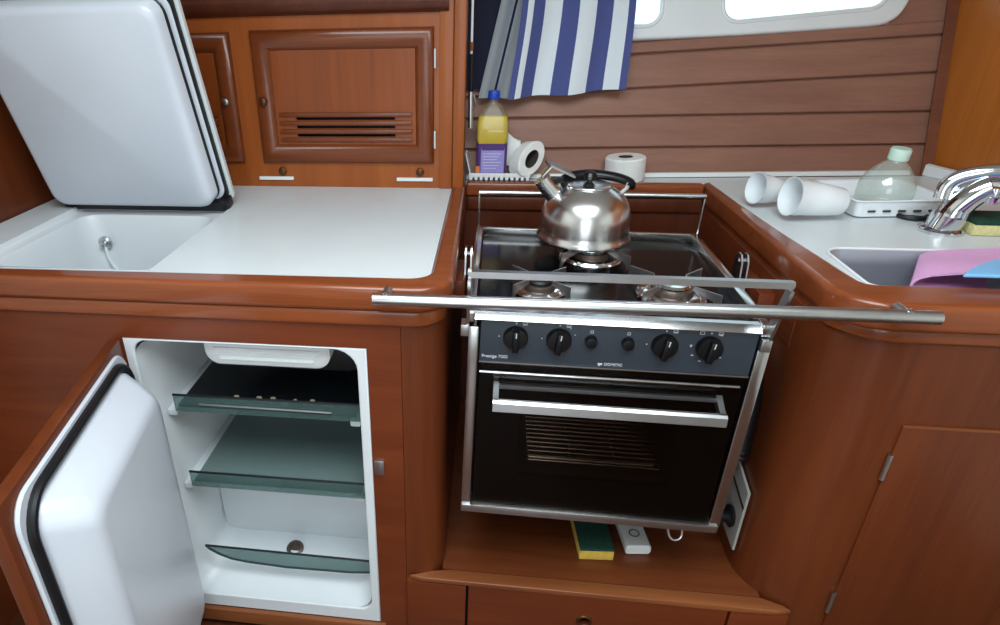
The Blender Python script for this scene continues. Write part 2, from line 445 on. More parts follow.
# ------------------------------------------------------------------ left galley cabinet with the fridge opening
fc = thing('galley_cabinet', 'varnished galley cabinet holding the open fridge, with rounded corner post', 'cabinet', (-.62, 1.3, 0))
obj('front_panel', plate([(-1.168, .01), (-.158, .01), (-.158, .87), (-1.168, .87)], [[(-.714, .060), (-.222, .060), (-.222, .806), (-.714, .806)]], .02, XZ(F + .01)), M['teak_x'], fc)
post = [(-.157, F)] + arc(-.136, F + .06, .06, 270, 360, 8) + [(-.076, 1.20), (-.10, 1.20), (-.10, 1.09), (-.157, 1.09)]
obj('corner_post', prism(post, .01, .87, 'xy'), M['teak_z'], fc)
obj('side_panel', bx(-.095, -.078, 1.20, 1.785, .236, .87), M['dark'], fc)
# lower moulding under the fiddle
mould = [(-1.168, F - .008)] + arc(-.136, F + .052, .06, 270, 360, 8) + [(-.076, 1.78), (-.10, 1.78), (-.10, 1.1), (-1.168, 1.1)]
obj('apron_moulding', plate(mould, [], .032, Matrix.Translation((0, 0, .872)), .006, 3), M['trim'], fc)
# fiddle rail round the worktop
fo = [(-1.168, F - .014)] + arc(-.134, F + .056, .07, 270, 360, 10) + [(-.066, 1.2), (-.078, 1.785), (-.112, 1.785), (-.108, 1.18)] + arc(-.148, 1.130, .04, 0, -90, 8) + [(-1.168, 1.074)]
obj('fiddle_rail', plate(fo, [], .048, Matrix.Translation((0, 0, .912)), .010, 4), M['trim'], fc)
# plinth below the fridge
obj('fridge_sill', bx(-.73, -.21, F - .012, F + .02, .020, .060, .004), M['edge'], fc)

# worktop (laminate) with hatch opening
wt = [(-1.166, 1.0745), (-.148, 1.0905)] + arc(-.148, 1.1305, .0395, -90, 0, 8)[1:] + [(-.1125, 1.785), (-1.166, 1.785)]
wt = thing_w = obj('worktop', plate(wt, [[(-1.06, 1.090), (-.652, 1.097), (-.652, 1.528), (-1.06, 1.528)]], .018, Matrix.Translation((0, 0, .921))), M['lam'])
tag(wt, 'white laminate worktop beside the raised icebox lid', 'worktop')

# icebox tub and lid
ib = thing('icebox', 'top-loading white icebox with its lid raised against the wall', 'icebox', (-.86, 1.32, .56))
bm = nb()
def tubring(x0, x1, y0, y1, z, r): return [(x, y, z) for x, y in rrect(x0, x1, y0, y1, r)]
loft(bm, [tubring(-1.059, -.653, 1.099, 1.527, .929, .01), tubring(-1.058, -.654, 1.10, 1.526, .918, .02), tubring(-1.035, -.676, 1.118, 1.502, .913, .05),
          tubring(-1.030, -.682, 1.122, 1.498, .902, .05), tubring(-1.02, -.73, 1.14, 1.492, .80, .06), tubring(-1.01, -.74, 1.15, 1.485, .60, .06), tubring(-.98, -.77, 1.18, 1.455, .575, .04)], False, True)
obj('tub', bm, M['liner'], ib)
obj('drain_fitting', lt([(.017, 0), (.018, .006), (.013, .010), (.008, .010), (.006, .022), (.002, .024)], 20, disc_tf(-.985, 1.486, .845, (0, -1, -.1))), M['steel'], ib)
obj('drain_tube', tb(spline([(-.985, 1.478, .838), (-.978, 1.474, .80), (-.96, 1.478, .76)]), .004, 8), M['wplas'], ib)
lid = bpy.data.objects.new('lid', None); C.objects.link(lid); lid.parent = ib
lid.location = Vector((-.873, 1.545, .947)) - ib.location; lid.rotation_euler = (R(18), 0, 0)
LW = .226
def rr3(x0, x1, z0, z1, y, r): return [(x, y, z) for x, z in rrect(x0, x1, z0, z1, r)]
def slab(x0, x1, z0, z1, y0, y1, r, e):
    s = 1 if y1 > y0 else -1
    return loft(nb(), [rr3(x0 + e, x1 - e, z0 + e, z1 - e, y0, max(r - e, .001)), rr3(x0, x1, z0, z1, y0 + s * e, r), rr3(x0, x1, z0, z1, y1 - s * e, r), rr3(x0 + e, x1 - e, z0 + e, z1 - e, y1, max(r - e, .001))])
obj('lid_top', slab(-LW, LW, 0, .50, .016, 0, .008, .002), M['lam'], lid, True)
obj('hinge_seal', box(nb(), -LW + .01, LW - .003, -.040, 0, -.012, .012, .003), M['rub'], lid, True)
obj('lid_gasket', slab(-LW + .006, LW - .006, .004, .494, 0, -.013, .02, .003), M['rub'], lid, True)
obj('lid_flange', slab(-LW + .004, LW - .010, .008, .490, -.013, -.019, .035, .002), M['gel'], lid, True)
obj('inner_gasket', slab(-LW + .008, LW - .018, .010, .486, -.019, -.029, .04, .004), M['rub'], lid, True)
bm = loft(nb(), [rr3(-LW + .004, LW - .022, .012, .484, -.029, .034), rr3(-LW + .005, LW - .025, .013, .482, -.054, .034), rr3(-LW + .009, LW - .031, .017, .476, -.062, .032),
                 rr3(-LW + .018, LW - .042, .026, .466, -.066, .028)])
obj('lid_liner', bm, M['gel'], lid, True, smooth=60)

# ------------------------------------------------------------------ fridge
fr = thing('fridge', 'built-in white fridge with glass shelves and its door swung open', 'fridge', (-.468, 1.06, .06))
hole = rrect(-.694, -.243, .100, .800, (.03, .03, .045, .03))
obj('liner_flange', plate([(-.713, .061), (-.223, .061), (-.223, .805), (-.713, .805)], [hole], .012, XZ(F + .006), .003), M['liner'], fr)
def lring(y, d, r): return [(x, y, z) for x, z in rrect(-.694 + d, -.243 - d, .100 + d, .800 - d, r)]
bm = loft(nb(), [lring(F + .004, 0, .04), lring(F + .05, .004, .045), lring(F + .06, .012, .045), lring(1.44, .016, .05), lring(1.48, .03, .05), lring(1.495, .06, .04)], False, True)
obj('liner', bm, M['liner'], fr, smooth=50)
for z in (.612, .408):
    for x in (-.682, -.255):
        s = 1 if x < -.4 else -1
        obj('shelf_support', bx(min(x, x + s * .022), max(x, x + s * .022), 1.10, 1.42, z - .022, z - .006, .004), M['liner'], fr)
obj('evaporator_box', bx(-.575, -.262, 1.13, 1.44, .70, .784, .02), M['matblack'], fr)
tr = nb()
loft(tr, [[(x, y, z) for x, z in rrect(-.562 - e, -.304 + e, .736 - e, .790 + e, (.03, .03, .004, .004))] for y, e in ((1.082, -.006), (1.086, 0), (1.122, 0), (1.126, -.004))])
obj('freezer_tray', tr, M['wplas'], fr)
for k in range(3):
    z = .752 + .012 * k
    obj('tray_rib', bx(-.53 - .006 * k, -.336 + .006 * k, 1.078, 1.086, z - .0018, z + .0018, .001), M['wplas'], fr)
st_ = loft(nb(), [[(x, y, z) for y, z in ((1.262, .112), (1.254, .125), (1.250, .150), (1.250, .360), (1.256, .376), (1.272, .384), (1.485, .384), (1.485, .112))] for x in (-.676, -.261)])
obj('compressor_step', st_, M['liner'], fr, smooth=50)
obj('drain_plug', lt([(.022, 0), (.023, .004), (.014, .006), (.012, .002), (.004, .002)], 24, disc_tf(-.474, 1.205, .113, (0, -.4, 1))), M['burner'], fr)
obj('latch_plate', bx(-.218, -.198, F - .006, F - .0005, .512, .548, .002), M['steel'], fr)
# fridge door, hinged on the left and swung out
dr = bpy.data.objects.new('door', None); C.objects.link(dr); dr.parent = fr
dr.location = Vector((-.714, 1.044, 0)) - Vector((fr.location.x, fr.location.y, fr.location.z)); dr.rotation_euler = (0, 0, R(-79))
# local x runs from hinge to free edge, local +y faces the inside
DW = .492; Z0, Z1 = .058, .806
obj('door_panel', bx(0, DW, -.022, 0, Z0, Z1, .003), M['teak_z'], dr, True)
obj('door_flange', slab(.010, DW - .018, Z0 + .012, Z1 - .012, 0, .008, .05, .003), M['gel'], dr, True)
pts = [Vector((x, .012, z)) for x, z in rrect(.022, DW - .034, Z0 + .028, Z1 - .028, .06, 8)]
obj('door_gasket', tb(pts, .0085, 10, closed=True), M['rub'], dr, True)
D0 = dict(x0=.03, x1=DW - .044, z0=Z0 + .04, z1=Z1 - .040)
def dring(e, y, r): return rr3(D0['x0'] + e, D0['x1'] - e, D0['z0'] + e, D0['z1'] - e, y, r)
bm = loft(nb(), [dring(0, .004, .045), dring(.002, .018, .045), dring(.007, .026, .045), dring(.020, .048, .04), dring(.036, .070, .035), dring(.046, .078, .03), dring(.060, .081, .025)])
obj('door_liner', bm, M['gel'], dr, True, smooth=60)

# shelves: lift-out, so things of their own
def shelf(label, z, mat, name='glass_shelf'):
    t = thing(name, label, 'shelf', (-.462, 1.1, z), group=None)
    obj('glass_sheet', bx(-.650, -.262, 1.094, 1.42, z, z + .006, .001), mat, t)
    obj('front_lip', loft(nb(), [[(x, 1.086 - .004 * 0, zz), (x, 1.094, zz2), (x, 1.094, zz3), (x, 1.086, zz3)] for x, zz, zz2, zz3 in ((-.654, z - .006, z - .006, z + .032), (-.250, z - .006, z - .006, z + .032))]), M['glassedge'], t)
    obj('lip_edge', tb([(-.655, 1.089, z + .033), (-.249, 1.089, z + .033)], .0028, 8), M['rub'], t)
    return t
s1 = shelf('glass shelf at the top of the open fridge, darkened for shade', .619, M['shadeglass'])
obj('wire_rod', tb([(-.595, 1.0825, .636), (-.31, 1.0825, .634)], .0022, 8), M['steel'], s1)
shelf('pale green glass shelf halfway down the open fridge', .414, M['shelf'])
cr = nb()
for k in range(16):
    x = -.57 + .27 * k / 16 + random.uniform(-.005, .005); r = random.uniform(.003, .006)
    bmesh.ops.create_icosphere(cr, subdivisions=1, radius=r, matrix=Matrix.Translation((x, 1.122 + random.uniform(-.004, .012), .625 + r * .7)) @ Matrix.Diagonal((1.4, 1, .7, 1)))
o = tag(obj('food_crumbs', cr, M['crumb']), 'crumbs along the front of the dark top fridge shelf', 'crumbs'); o['kind'] = 'stuff'
lo = [(-.662, .209), (-.246, .205), (-.246, .178)] + [(-.256, .168), (-.30, .163), (-.46, .160), (-.56, .166), (-.60, .172), (-.63, .184), (-.652, .198)]
gs = thing('glass_guard', 'narrow curved glass guard strip low in the open fridge', 'shelf guard', (-.457, 1.1, .16))
obj('glass_strip', prism(lo, 1.096, 1.104, 'xz'), M['glassedge'], gs)
obj('strip_edge', tb([(x, 1.1, z) for x, z in lo], .0026, 8, closed=True), M['rub'], gs)

# ------------------------------------------------------------------ stove recess
rc = thing('stove_recess', 'wooden stove recess with ledge below the oven and drawer fronts', 'cabinet', (.24, 1.4, 0))
obj('ledge', bx(-.078, .60, F + .022, 1.782, .205, .233), M['ledge'], rc)
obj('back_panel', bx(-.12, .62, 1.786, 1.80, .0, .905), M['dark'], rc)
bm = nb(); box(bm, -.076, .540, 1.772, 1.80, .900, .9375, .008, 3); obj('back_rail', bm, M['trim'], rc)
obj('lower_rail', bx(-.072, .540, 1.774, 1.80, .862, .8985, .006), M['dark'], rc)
lip = [(-.150, F - .006), (-.12, F - .013), (.535, F - .014), (.62, F - .014), (.650, F - .008), (.640, F + .004), (.60, F + .02), (-.06, F + .02), (-.10, F + .01)]
obj('ledge_lip', prism(lip, .223, .236, 'xy', .003), M['edge'], rc)
for (x0, x1) in ((-.156, -.023), (-.017, .529), (.535, .648)):
    if x0 == -.017:
        ho = [(.24 + .015 * math.cos(a * PI / 12), .147 + .014 * math.sin(a * PI / 12)) for a in range(24)]
        d = obj('drawer_front', plate([(x0, .02), (x1, .02), (x1, .222), (x0, .222)], [ho], .016, XZ(F - .004), .001), M['teak_x'], rc)
        obj('finger_ring', tb([Vector((x, F - .012, z)) for x, z in ho], .003, 8, closed=True), M['brown'], d)
    else:
        obj('base_panel', bx(x0, x1, F - .012, F + .004, .02, .222, .001), M['teak_x'], rc)
obj('drawer_backing', bx(-.15, .56, F + .012, F + .02, .0, .204), M['matblack'], rc)
for x0, x1, y0, y1, z0, z1 in ((-.078, -.052, 1.30, 1.43, .80, .845), (.532, .572, 1.28, 1.42, .80, .845)):
    obj('pivot_block', bx(x0, x1, y0, y1, z0, z1, .003), M['teak_x'], rc)
for x, y in ((-.056, 1.36), (.508, 1.36)):
    g = nb()
    for dx in (0, .012):
        loft(g, [[(x + dx + o, y - .030, .81), (x + dx + o, y + .030, .81), (x + dx + o, y + .020, .885), (x + dx + o, y + .008, .900), (x + dx + o, y - .008, .900), (x + dx + o, y - .020, .885)] for o in (0, .003)])
    tube(g, [(x - .002, y, .885), (x + .018, y, .885)], .005, 10)
    obj('pivot_bracket', g, M['steel'], rc)
# lock plate on the side wall
lk = thing('lock_plate', 'steel stove lock plate with black latch on the right recess wall', 'lock plate', (.562, 1.21, .285))
obj('plate', prism([(1.152, .285), (1.30, .30), (1.30, .485), (1.152, .445)], .556, .562, 'yz', .0015), M['satin'], lk)
obj('slot', prism([(1.152, .400), (1.30, .44), (1.30, .446), (1.152, .406)], .5545, .556, 'yz'), M['matblack'], lk)
obj('latch', lt([(.024, 0), (.026, .006), (.016, .012), (.010, .024), (.004, .026)], 18, disc_tf(.556, 1.195, .345, (-1, 0, 0))), M['matblack'], lk)
obj('latch_lever', bx(.528, .540, 1.188, 1.202, .318, .350, .003), M['matblack'], lk)
# gas hose in the shadow beside the stove
hz = nb()
hp_ = spline([(.540, 1.205, .50), (.542, 1.215, .58), (.543, 1.235, .66), (.540, 1.30, .74), (.53, 1.42, .77)], 10)
tube(hz, hp_, [.020 + (.0025 if k % 2 else 0) for k in range(len(hp_))], 16)
tube(hz, spline([(.538, 1.29, .47), (.540, 1.27, .60), (.543, 1.28, .72)], 8), .017, 14)
tag(obj('gas_hose', hz, M['hose']), 'black ribbed gas hose beside the right flank of the oven', 'hose')

# ------------------------------------------------------------------ sink cabinet (right)
sc_ = thing('sink_cabinet', 'varnished sink cabinet with big rounded corner and a hinged door', 'cabinet', (.9, 1.3, 0))
cur = [(1.46, F)] + arc(.690, F + .125, .125, 270, 180, 14) + [(.565, 1.782), (.60, 1.782), (.60, F + .115)] + arc(.690, F + .115, .09, 180, 270, 14)[1:] + [(1.46, F + .025)]
obj('curved_front', prism(cur, .0, .87, 'xy'), M['teak_z'], sc_)
obj('side_board', prism([(.548, 1.782), (.5640, 1.18), (.574, 1.18), (.574, 1.782)], .78, .872, 'xy', .002), M['teak_y'], sc_)
mo = [(1.46, F - .006)] + arc(.672, F + .096, .102, 270, 180, 12) + [(.552, 1.782), (.59, 1.782), (.60, 1.2), (.70, 1.1), (1.46, 1.1)]
obj('apron_moulding', plate(mo, [], .026, Matrix.Translation((0, 0, .875)), .006, 3), M['trim'], sc_)
fo = [(1.46, F - .018)] + arc(.650, F + .070, .088, 270, 182, 12) + [(.541, 1.80), (.563, 1.815), (.576, 1.611), (.595, 1.396), (.612, 1.26), (.623, 1.165), (.628, 1.134), (.634, 1.125), (.646, 1.121), (1.46, 1.121)]
obj('fiddle_rail', plate(fo, [], .050, Matrix.Translation((0, 0, .912)), .010, 4), M['trim'], sc_)
d = obj('door', bx(.722, 1.016, F - .005, F - .001, .10, .700, .002), M['teak_z'], sc_)
obj('edge_highlight', bx(.722, 1.016, F - .006, F - .001, .7005, .7035), M['edge'], d)  # pale strip draws the highlight along the door's top edge
for z in (.615, .267):
    obj('hinge', tb([(.7195, F - .006, z - .028), (.7195, F - .006, z + .028)], .0045, 10), M['steel'], d)

# sink worktop, sink
bnd = [(.564, 1.816), (.577, 1.611), (.596, 1.396), (.613, 1.26), (.624, 1.165), (.629, 1.132), (.635, 1.121), (.647, 1.1155), (1.49, 1.1155), (1.49, 1.25), (1.225, 1.780), (1.14, 1.925), (-.078, 1.838), (-.078, 1.816)]
sw = obj('sink_worktop', plate(bnd, [rrect(.637, 1.17, 1.1195, 1.312, (.02, .035, .035, .035))], .02, Matrix.Translation((0, 0, .92)), .003), M['lam'])
tag(sw, 'white worktop round the steel sink running back to the planked wall', 'worktop')
us = nb()
loft(us, [[(x, wy(x, .93, .012), .931), (x, wy(x, .93, -.004), .931), (x, wy(x, .94, -.004), .941), (x, wy(x, .94, .010), .941)] for x in (-.078, .35, .75, 1.10)])
tag(obj('upstand', us, M['wplas']), 'low white upstand along the foot of the planked wall', 'upstand')
us = nb()
loft(us, [[(1.142, 1.935, .931), (1.130, 1.928, .931), (1.132, 1.930, .958), (1.142, 1.936, .960)], [(1.226, 1.765, .931), (1.212, 1.758, .931), (1.214, 1.760, .950), (1.226, 1.766, .952)]])
tag(obj('upstand', us, M['wplas']), 'low white upstand along the foot of the right bulkhead', 'upstand')
sk = thing('sink', 'recessed stainless steel sink set in the white worktop', 'sink', (.90, 1.22, .76))
bm = loft(nb(), [[(x, y, z) for x, y in rrect(.639 + e, 1.168 - e, 1.1215 + e, 1.310 - e, (max(.008, r - .015), r, r, r))] for z, e, r in ((.931, -.004, .038), (.928, 0, .034), (.90, .003, .034), (.80, .008, .034), (.785, .016, .03), (.775, .035, .025))], False, True)
obj('bowl', bm, M['basin'], sk, smooth=50)
obj('rim', tb([Vector((x, y, .9315)) for x, y in rrect(.637, 1.172, 1.1175, 1.314, (.02, .037, .037, .037))], .003, 8, closed=True), M['wplas'], sk)
# cloths in the sink
bm = nb()
prof = [(.30, .944), (.22, .945), (.14, .945), (.07, .943), (.025, .940), (.006, .936), (-.003, .930), (-.004, .922), (.004, .915), (.02, .911), (.06, .908), (.12, .906)]
rows = []
for dx, z in prof:
    up_ = (z - .906) / .04
    rows.append([Vector((.728 + .082 * t + dx, 1.165 + .136 * t, z + .004 * math.sin(5 * t + 8 * dx) - .012 * (1 - up_) * (1 - t))) for t in (0, .2, .4, .6, .8, 1)])
vr = [[bm.verts.new(p) for p in q] for q in rows]
for a, b in zip(vr, vr[1:]):
    for k in range(5): bm.faces.new((a[k], a[k + 1], b[k + 1], b[k]))
bmesh.ops.recalc_face_normals(bm, faces=bm.faces[:])
bmesh.ops.solidify(bm, geom=bm.faces[:], thickness=.004)
tag(obj('folded_cloth', bm, M['pink']), 'folded pink cloth lying in the sink', 'cloth')
q = [(.772, 1.122), (.785, 1.136), (.805, 1.155), (.83, 1.175), (.86, 1.195), (.89, 1.212), (.93, 1.228), (.98, 1.242), (1.05, 1.25), (1.10, 1.24), (1.12, 1.20), (1.12, 1.122)]
tag(obj('cleaning_cloth', prism(q, .9515, .957, 'xy', .002), M['sky']), 'light blue cloth with a rounded edge lying over the pink cloth', 'cloth')

# faucet
fa = thing('faucet', 'chrome mixer faucet rising beside the sink', 'faucet', (.912, 1.44, .93))
obj('base_ring', lt([(.040, 0), (.040, .006), (.034, .010)], 28, at(.914, 1.44, .930)), M['chrome'], fa)
obj('body', tb(spline([(.914, 1.44, .936), (.921, 1.438, .965), (.928, 1.434, .990), (.936, 1.43, 1.008)]), [.031] * 9 + [.031 - .0008 * k for k in range(15)] + [.017], 20), M['chrome'], fa)
nk = spline([(.922, 1.437, .975), (.934, 1.432, 1.000), (.950, 1.425, 1.020), (.964, 1.419, 1.030)])
obj('neck', tb(nk, [.028 - .0002 * i for i in range(len(nk) - 2)] + [.020, .010], 20), M['chrome'], fa)
sp = spline([(.900, 1.444, .998), (.903, 1.446, 1.022), (.922, 1.441, 1.040), (.97, 1.425, 1.054), (1.03, 1.407, 1.061), (1.09, 1.388, 1.058)])
obj('spout', tb(sp, .0125, 16, flat=1.5), M['chrome'], fa)
obj('aerator', lt([(.013, 0), (.014, .012), (.012, .014), (.012, .030)], 20, at(.968, 1.412, .998)), M['chrome'], fa)
# plug beside the faucet
tag(obj('sink_plug', lt([(.002, .006), (.026, .006), (.032, .010), (.034, .004), (.030, 0), (.002, 0)], 28, at(.905, 1.535, .9305, (0, R(4), 0))), M['matblack']), 'black sink plug lying behind the faucet foot', 'sink plug')

def sponge(label, x, y, z, w, l, hy, hg, rot, ymat):
    t = thing('scouring_sponge', label, 'sponge', (x, y, z), (0, 0, rot))
    obj('foam', bx(-w / 2, w / 2, -l / 2, l / 2, 0, hy, .004), ymat, t, True)
    obj('scourer_pad', bx(-w / 2 + .001, w / 2 - .001, -l / 2 + .001, l / 2 - .001, hy - .0005, hy + hg, .003), M['green'], t, True)
sponge('pale yellow and green sponge on the white worktop behind the sink', 1.015, 1.452, .9305, .115, .085, .022, .008, R(-2), M['paleyel'])
sponge('yellow sponge with dark green scourer on the ledge under the oven', .264, 1.200, .2335, .078, .125, .026, .008, R(4), M['yellow'])
rm = thing('remote_fob', 'small white remote with ring button on the ledge under the oven', 'remote', (.360, 1.215, .2335), (0, 0, R(6)))
obj('body', slab(-.029, .029, 0, .026, -.05, .05, .008, .003), M['wplas'], rm, True)
obj('ring_mark', tb([(.011 * math.cos(a * PI / 12), -.008 + .011 * math.sin(a * PI / 12), .0264) for a in range(24)], .0012, 6, closed=True), M['knob'], rm, True)

# ------------------------------------------------------------------ grab rail
gr = thing('grab_rail', 'long stainless steel grab rail across the front of the stove', 'rail', (.24, 1.0, .92))
obj('tube', tb([(-.196, 1.0, .930), (.68, 1.0, .932)], .0108, 20), M['steel'], gr)
for x in (-.175, .635):
    obj('standoff', tb([(x, 1.0, .933), (x, 1.034, .933)], .008, 14), M['steel'], gr)
    obj('screw', lt([(.005, 0), (.005, .002), (.002, .004)], 12, at(x, 1.0, .941)), M['polish'], gr)

# ------------------------------------------------------------------ stove (hangs in gimbals, rolled a touch)
st = thing('stove', 'built-in steel gas stove with black oven door and three burners', 'stove', (.2135, 1.31, .434), (0, R(.8), 0))
Y0 = F - 1.31            # local front plane
W = .245; H = .44; YB = .218
def so(name, bm, m, p=None, **k): return obj(name, bm, m, p or st, True, **k)
# carcass: oven box open at front
bm = nb()
for a in ((-W + .004, -W + .012, Y0 + .02, YB, .004, H - .02), (W - .012, W - .004, Y0 + .02, YB, .004, H - .02), (-W + .012, W - .012, YB - .01, YB, .004, H - .02), (-W + .012, W - .012, Y0 + .02, YB - .01, .004, .014), (-W + .012, W - .012, Y0 + .03, YB - .01, H - .10, H - .09)):
    box(bm, *a)
so('carcass', bm, M['matblack'])
cav = loft(nb(), [rr3(-.175, .170, .060, .290, Y0 + .02, .02), rr3(-.175, .170, .060, .290, YB - .03, .02)], False, True)
so('oven_cavity', cav, M['cavity'])
for s in (-1, 1):
    so('corner_post', bx(-W - .008 if s < 0 else W - .010, -W + .010 if s < 0 else W + .010, Y0 - .006, Y0 + .03, .0, H - .014, .002), M['polish'])
so('bottom_bar', bx(-W - .008, W + .006, Y0 - .010, Y0 + .03, 0, .018, .002), M['steel'])
cp = so('control_panel', bx(-W + .013, W - .013, Y0 - .004, Y0 + .03, .357, .4415, .002), M['slate'])
so('panel_line', bx(-W + .013, W - .013, Y0 - .0055, Y0 - .004, .3545, .357), M['steel'], cp)
# oven door
od = so('oven_door', plate([(-W + .014, .020), (W - .014, .020), (W - .014, .352), (-W + .014, .352)], [rrect(-.150, .145, .095, .262, .012)], .012, XZ(Y0 + .009)), M['matblack'])
so('door_glass', plate(rrect(-W + .014, W - .014, .020, .352, .004), [], .004, XZ(Y0 - .001), .001), M['ovenglass'], od)
so('door_trim', tb([(-W + .015, Y0 - .008, .337), (W - .024, Y0 - .008, .337)], .0028, 8), M['polish'], od)
hb = nb()
x0, x1 = -.203, .198; zb = .289
prof = [(Y0 - .050, zb - .011), (Y0 - .054, zb - .008), (Y0 - .052, zb + .008), (Y0 - .047, zb + .012), (Y0 - .040, zb + .011), (Y0 - .040, zb - .009)]
loft(hb, [[(x, y, z) for y, z in prof] for x in (x0, x1)])
for x in (x0, x1 - .010):
    loft(hb, [[(x, y, z - .008), (x + .010, y, z - .008), (x + .010, y, z + .008), (x, y, z + .008)] for y, z in ((Y0 - .046, zb + .001), (Y0 - .030, zb + .006), (Y0 - .004, zb + .018))])
loft(hb, [[(x, Y0 - .010, zb + .014), (x, Y0 - .004, zb + .014), (x, Y0 - .004, zb + .022), (x, Y0 - .010, zb + .022)] for x in (x0, x1)])
so('door_handle', hb, M['steel'], od)
# oven rack
rk = nb()
for k in range(14): tube(rk, [(-.122, Y0 + .045 + .0154 * k, .105), (.140, Y0 + .045 + .0154 * k, .105)], .0018, 6)
for x in (-.122, -.035, .053, .140): tube(rk, [(x, Y0 + .045, .102), (x, Y0 + .245, .102)], .0022, 6)
tube(rk, [(-.122, Y0 + .040, .116), (.120, Y0 + .040, .116)], .0026, 6)
so('oven_rack', rk, M['polish'])
# hob
so('hob_glass', bx(-W + .006, W - .006, Y0 + .008, YB - .004, H - .010, H - .004), M['black'])
hf = nb()
box(hf, -W - .013, -W + .002, Y0 - .004, YB, H - .006, H + .016, .002); box(hf, W - .011, W + .005, Y0 - .004, YB, H - .006, H + .016, .002)
box(hf, -W + .002, W - .011, YB - .010, YB, H - .006, H + .016, .002)
loft(hf, [[(x, Y0 - .008, H + .001), (x, Y0 + .016, H + .001), (x, Y0 + .016, H + .013), (x, Y0 + .004, H + .013), (x, Y0 - .008, H + .002)] for x in (-W + .002, W - .011)])
so('hob_frame', hf, M['polish'])
def burner(x, y, r):
    b = so('burner', lt([(r * 1.62, 0), (r * 1.66, .005), (r * 1.6, .008), (r * 1.5, .005), (r * 1.38, .003), (r * 1.32, .007), (r * 1.2, .009), (r * 1.05, .010)], 36, at(x, y, H - .004)), M['polish'])
    so('burner_ring', lt([(r, 0), (r, .010), (r * .95, .014), (r * .8, .015)], 32, at(x, y, H + .002)), M['burner'], b)
    so('burner_cap', lt([(r * .82, 0), (r * .82, .005), (r * .7, .009), (r * .3, .010)], 32, at(x, y, H + .016)), M['chrome'] if r > .03 else M['matblack'], b)
    for k in range(4):
        a = PI / 4 + k * PI / 2
        d = Vector((math.cos(a), math.sin(a), 0)); nn = Vector((-d.y, d.x, 0)) * .0012
        c = Vector((x, y, H))
        q = [c + d * (r * 1.0) + Vector((0, 0, .022)), c + d * (r * 1.1) + Vector((0, 0, .030)), c + d * (r * 2.45) + Vector((0, 0, .030)), c + d * (r * 2.5), c + d * (r * 2.36), c + d * (r * 2.1) + Vector((0, 0, .014))]
        so('pan_support', loft(nb(), [[p - nn for p in q], [p + nn for p in q]]), M['steel'], b)
burner(-.125, -.120, .030); burner(.122, -.112, .039); burner(-.006, .076, .040)
so('igniter', lt([(.004, 0), (.004, .018), (.002, .020)], 10, at(.070, -.13, H - .004)), M['wplas'])
# fiddles of the hob
rod = nb()
zr = H + .098
tube(rod, [(-W - .008, YB + .002, H + .004), (-W - .009, YB + .002, zr)], .0022, 8)
tube(rod, [(W + .004, YB + .002, H + .004), (W + .005, YB + .002, zr + .004)], .0022, 8)
tube(rod, [(-W - .010, YB + .002, zr), (W + .006, YB + .002, zr + .004)], .0055, 12)
so('rear_fiddle', rod, M['steel'])
fb = nb(); zf = H + .096; yf = Y0 - .030
loft(fb, [[(x, yf - .006, z - .0055), (x, yf + .006, z - .0055), (x, yf + .006, z + .0055), (x, yf - .006, z + .0055)] for x, z in ((-W - .012, zf), (W + .004, zf + .004))])
for s, xx in ((-1, -W - .010), (1, W + .002)):
    loft(fb, [[(xx - .0025, yf - .010, zf - .005), (xx + .0025, yf - .010, zf - .005), (xx + .0025, yf + .010, zf - .005), (xx - .0025, yf + .010, zf - .005)],
              [(xx - .0025, Y0 - .012, H - .010), (xx + .0025, Y0 - .012, H - .010), (xx + .0025, Y0 + .014, H - .010), (xx - .0025, Y0 + .014, H - .010)]])
    tube(fb, [(xx - .003, yf, zf + .004), (xx + .003, yf, zf + .004)], .006, 10)
    box(fb, xx - .012, xx + .002 if s < 0 else xx + .004, Y0 - .014, Y0 + .014, H - .030, H - .008, .001)
    tube(fb, [(xx - .001, Y0 + .01, H + .012), (xx - .001, Y0 + .16, H + .012)], .003, 8)
so('front_fiddle', fb, M['steel'])
# knobs
def knob(x, z, r, turn):
    k = so('control_knob', lt([(r * 1.02, 0), (r, .010), (r * .93, .013), (r * .6, .0135)], 28, disc_tf(x, Y0 - .004, z, (0, -1, 0))), M['knob'], cp)
    if r > .015:
        g = nb(); box(g, -r * .26, r * .26, -.017, 0, -r * .93, r * .93, .0025)
        bmesh.ops.transform(g, matrix=at(x, Y0 - .012, z, (0, turn, 0)), verts=g.verts[:])
        so('grip', g, M['knob'], k)
        g = nb(); box(g, -.0008, .0008, -.0178, -.016, r * .45, r * .88)
        bmesh.ops.transform(g, matrix=at(x, Y0 - .012, z, (0, turn, 0)), verts=g.verts[:])
        so('pointer', g, M['mark'], k)
kz = .409
KX = [(-.170, .0, .0), (-.095, .0, .10), (.083, .0, .12), (.156, .0, .12)]
for x, dz, t in KX: knob(x, kz + dz, .0215, t)
for x in (-.040, .022): knob(x, kz + .001, .0105, 0)
mk = nb()
def dash(x, z, w, h): box(mk, x - w / 2, x + w / 2, Y0 - .0046, Y0 - .0036, z - h / 2, z + h / 2)
def sq(x, z, w, h, t=.0008):
    dash(x, z + h / 2, w, t); dash(x, z - h / 2, w, t); dash(x - w / 2, z, t, h); dash(x + w / 2, z, t, h)
def put():
    global mk
    so('panel_symbol', mk, M['mark'], cp); mk = nb()
for x, dz, t in KX:
    dash(x, kz + .027, .0024, .0024); put()
    sq(x + .015, kz + .027, .007, .005); dash(x + .015, kz + .0257, .005, .0012); put()
    dash(x - .029, kz, .0020, .0020); put()
for x in (-.040, .022): sq(x, kz + .018, .0045, .0045); put()
sq(.141, kz + .027, .007, .005); put()
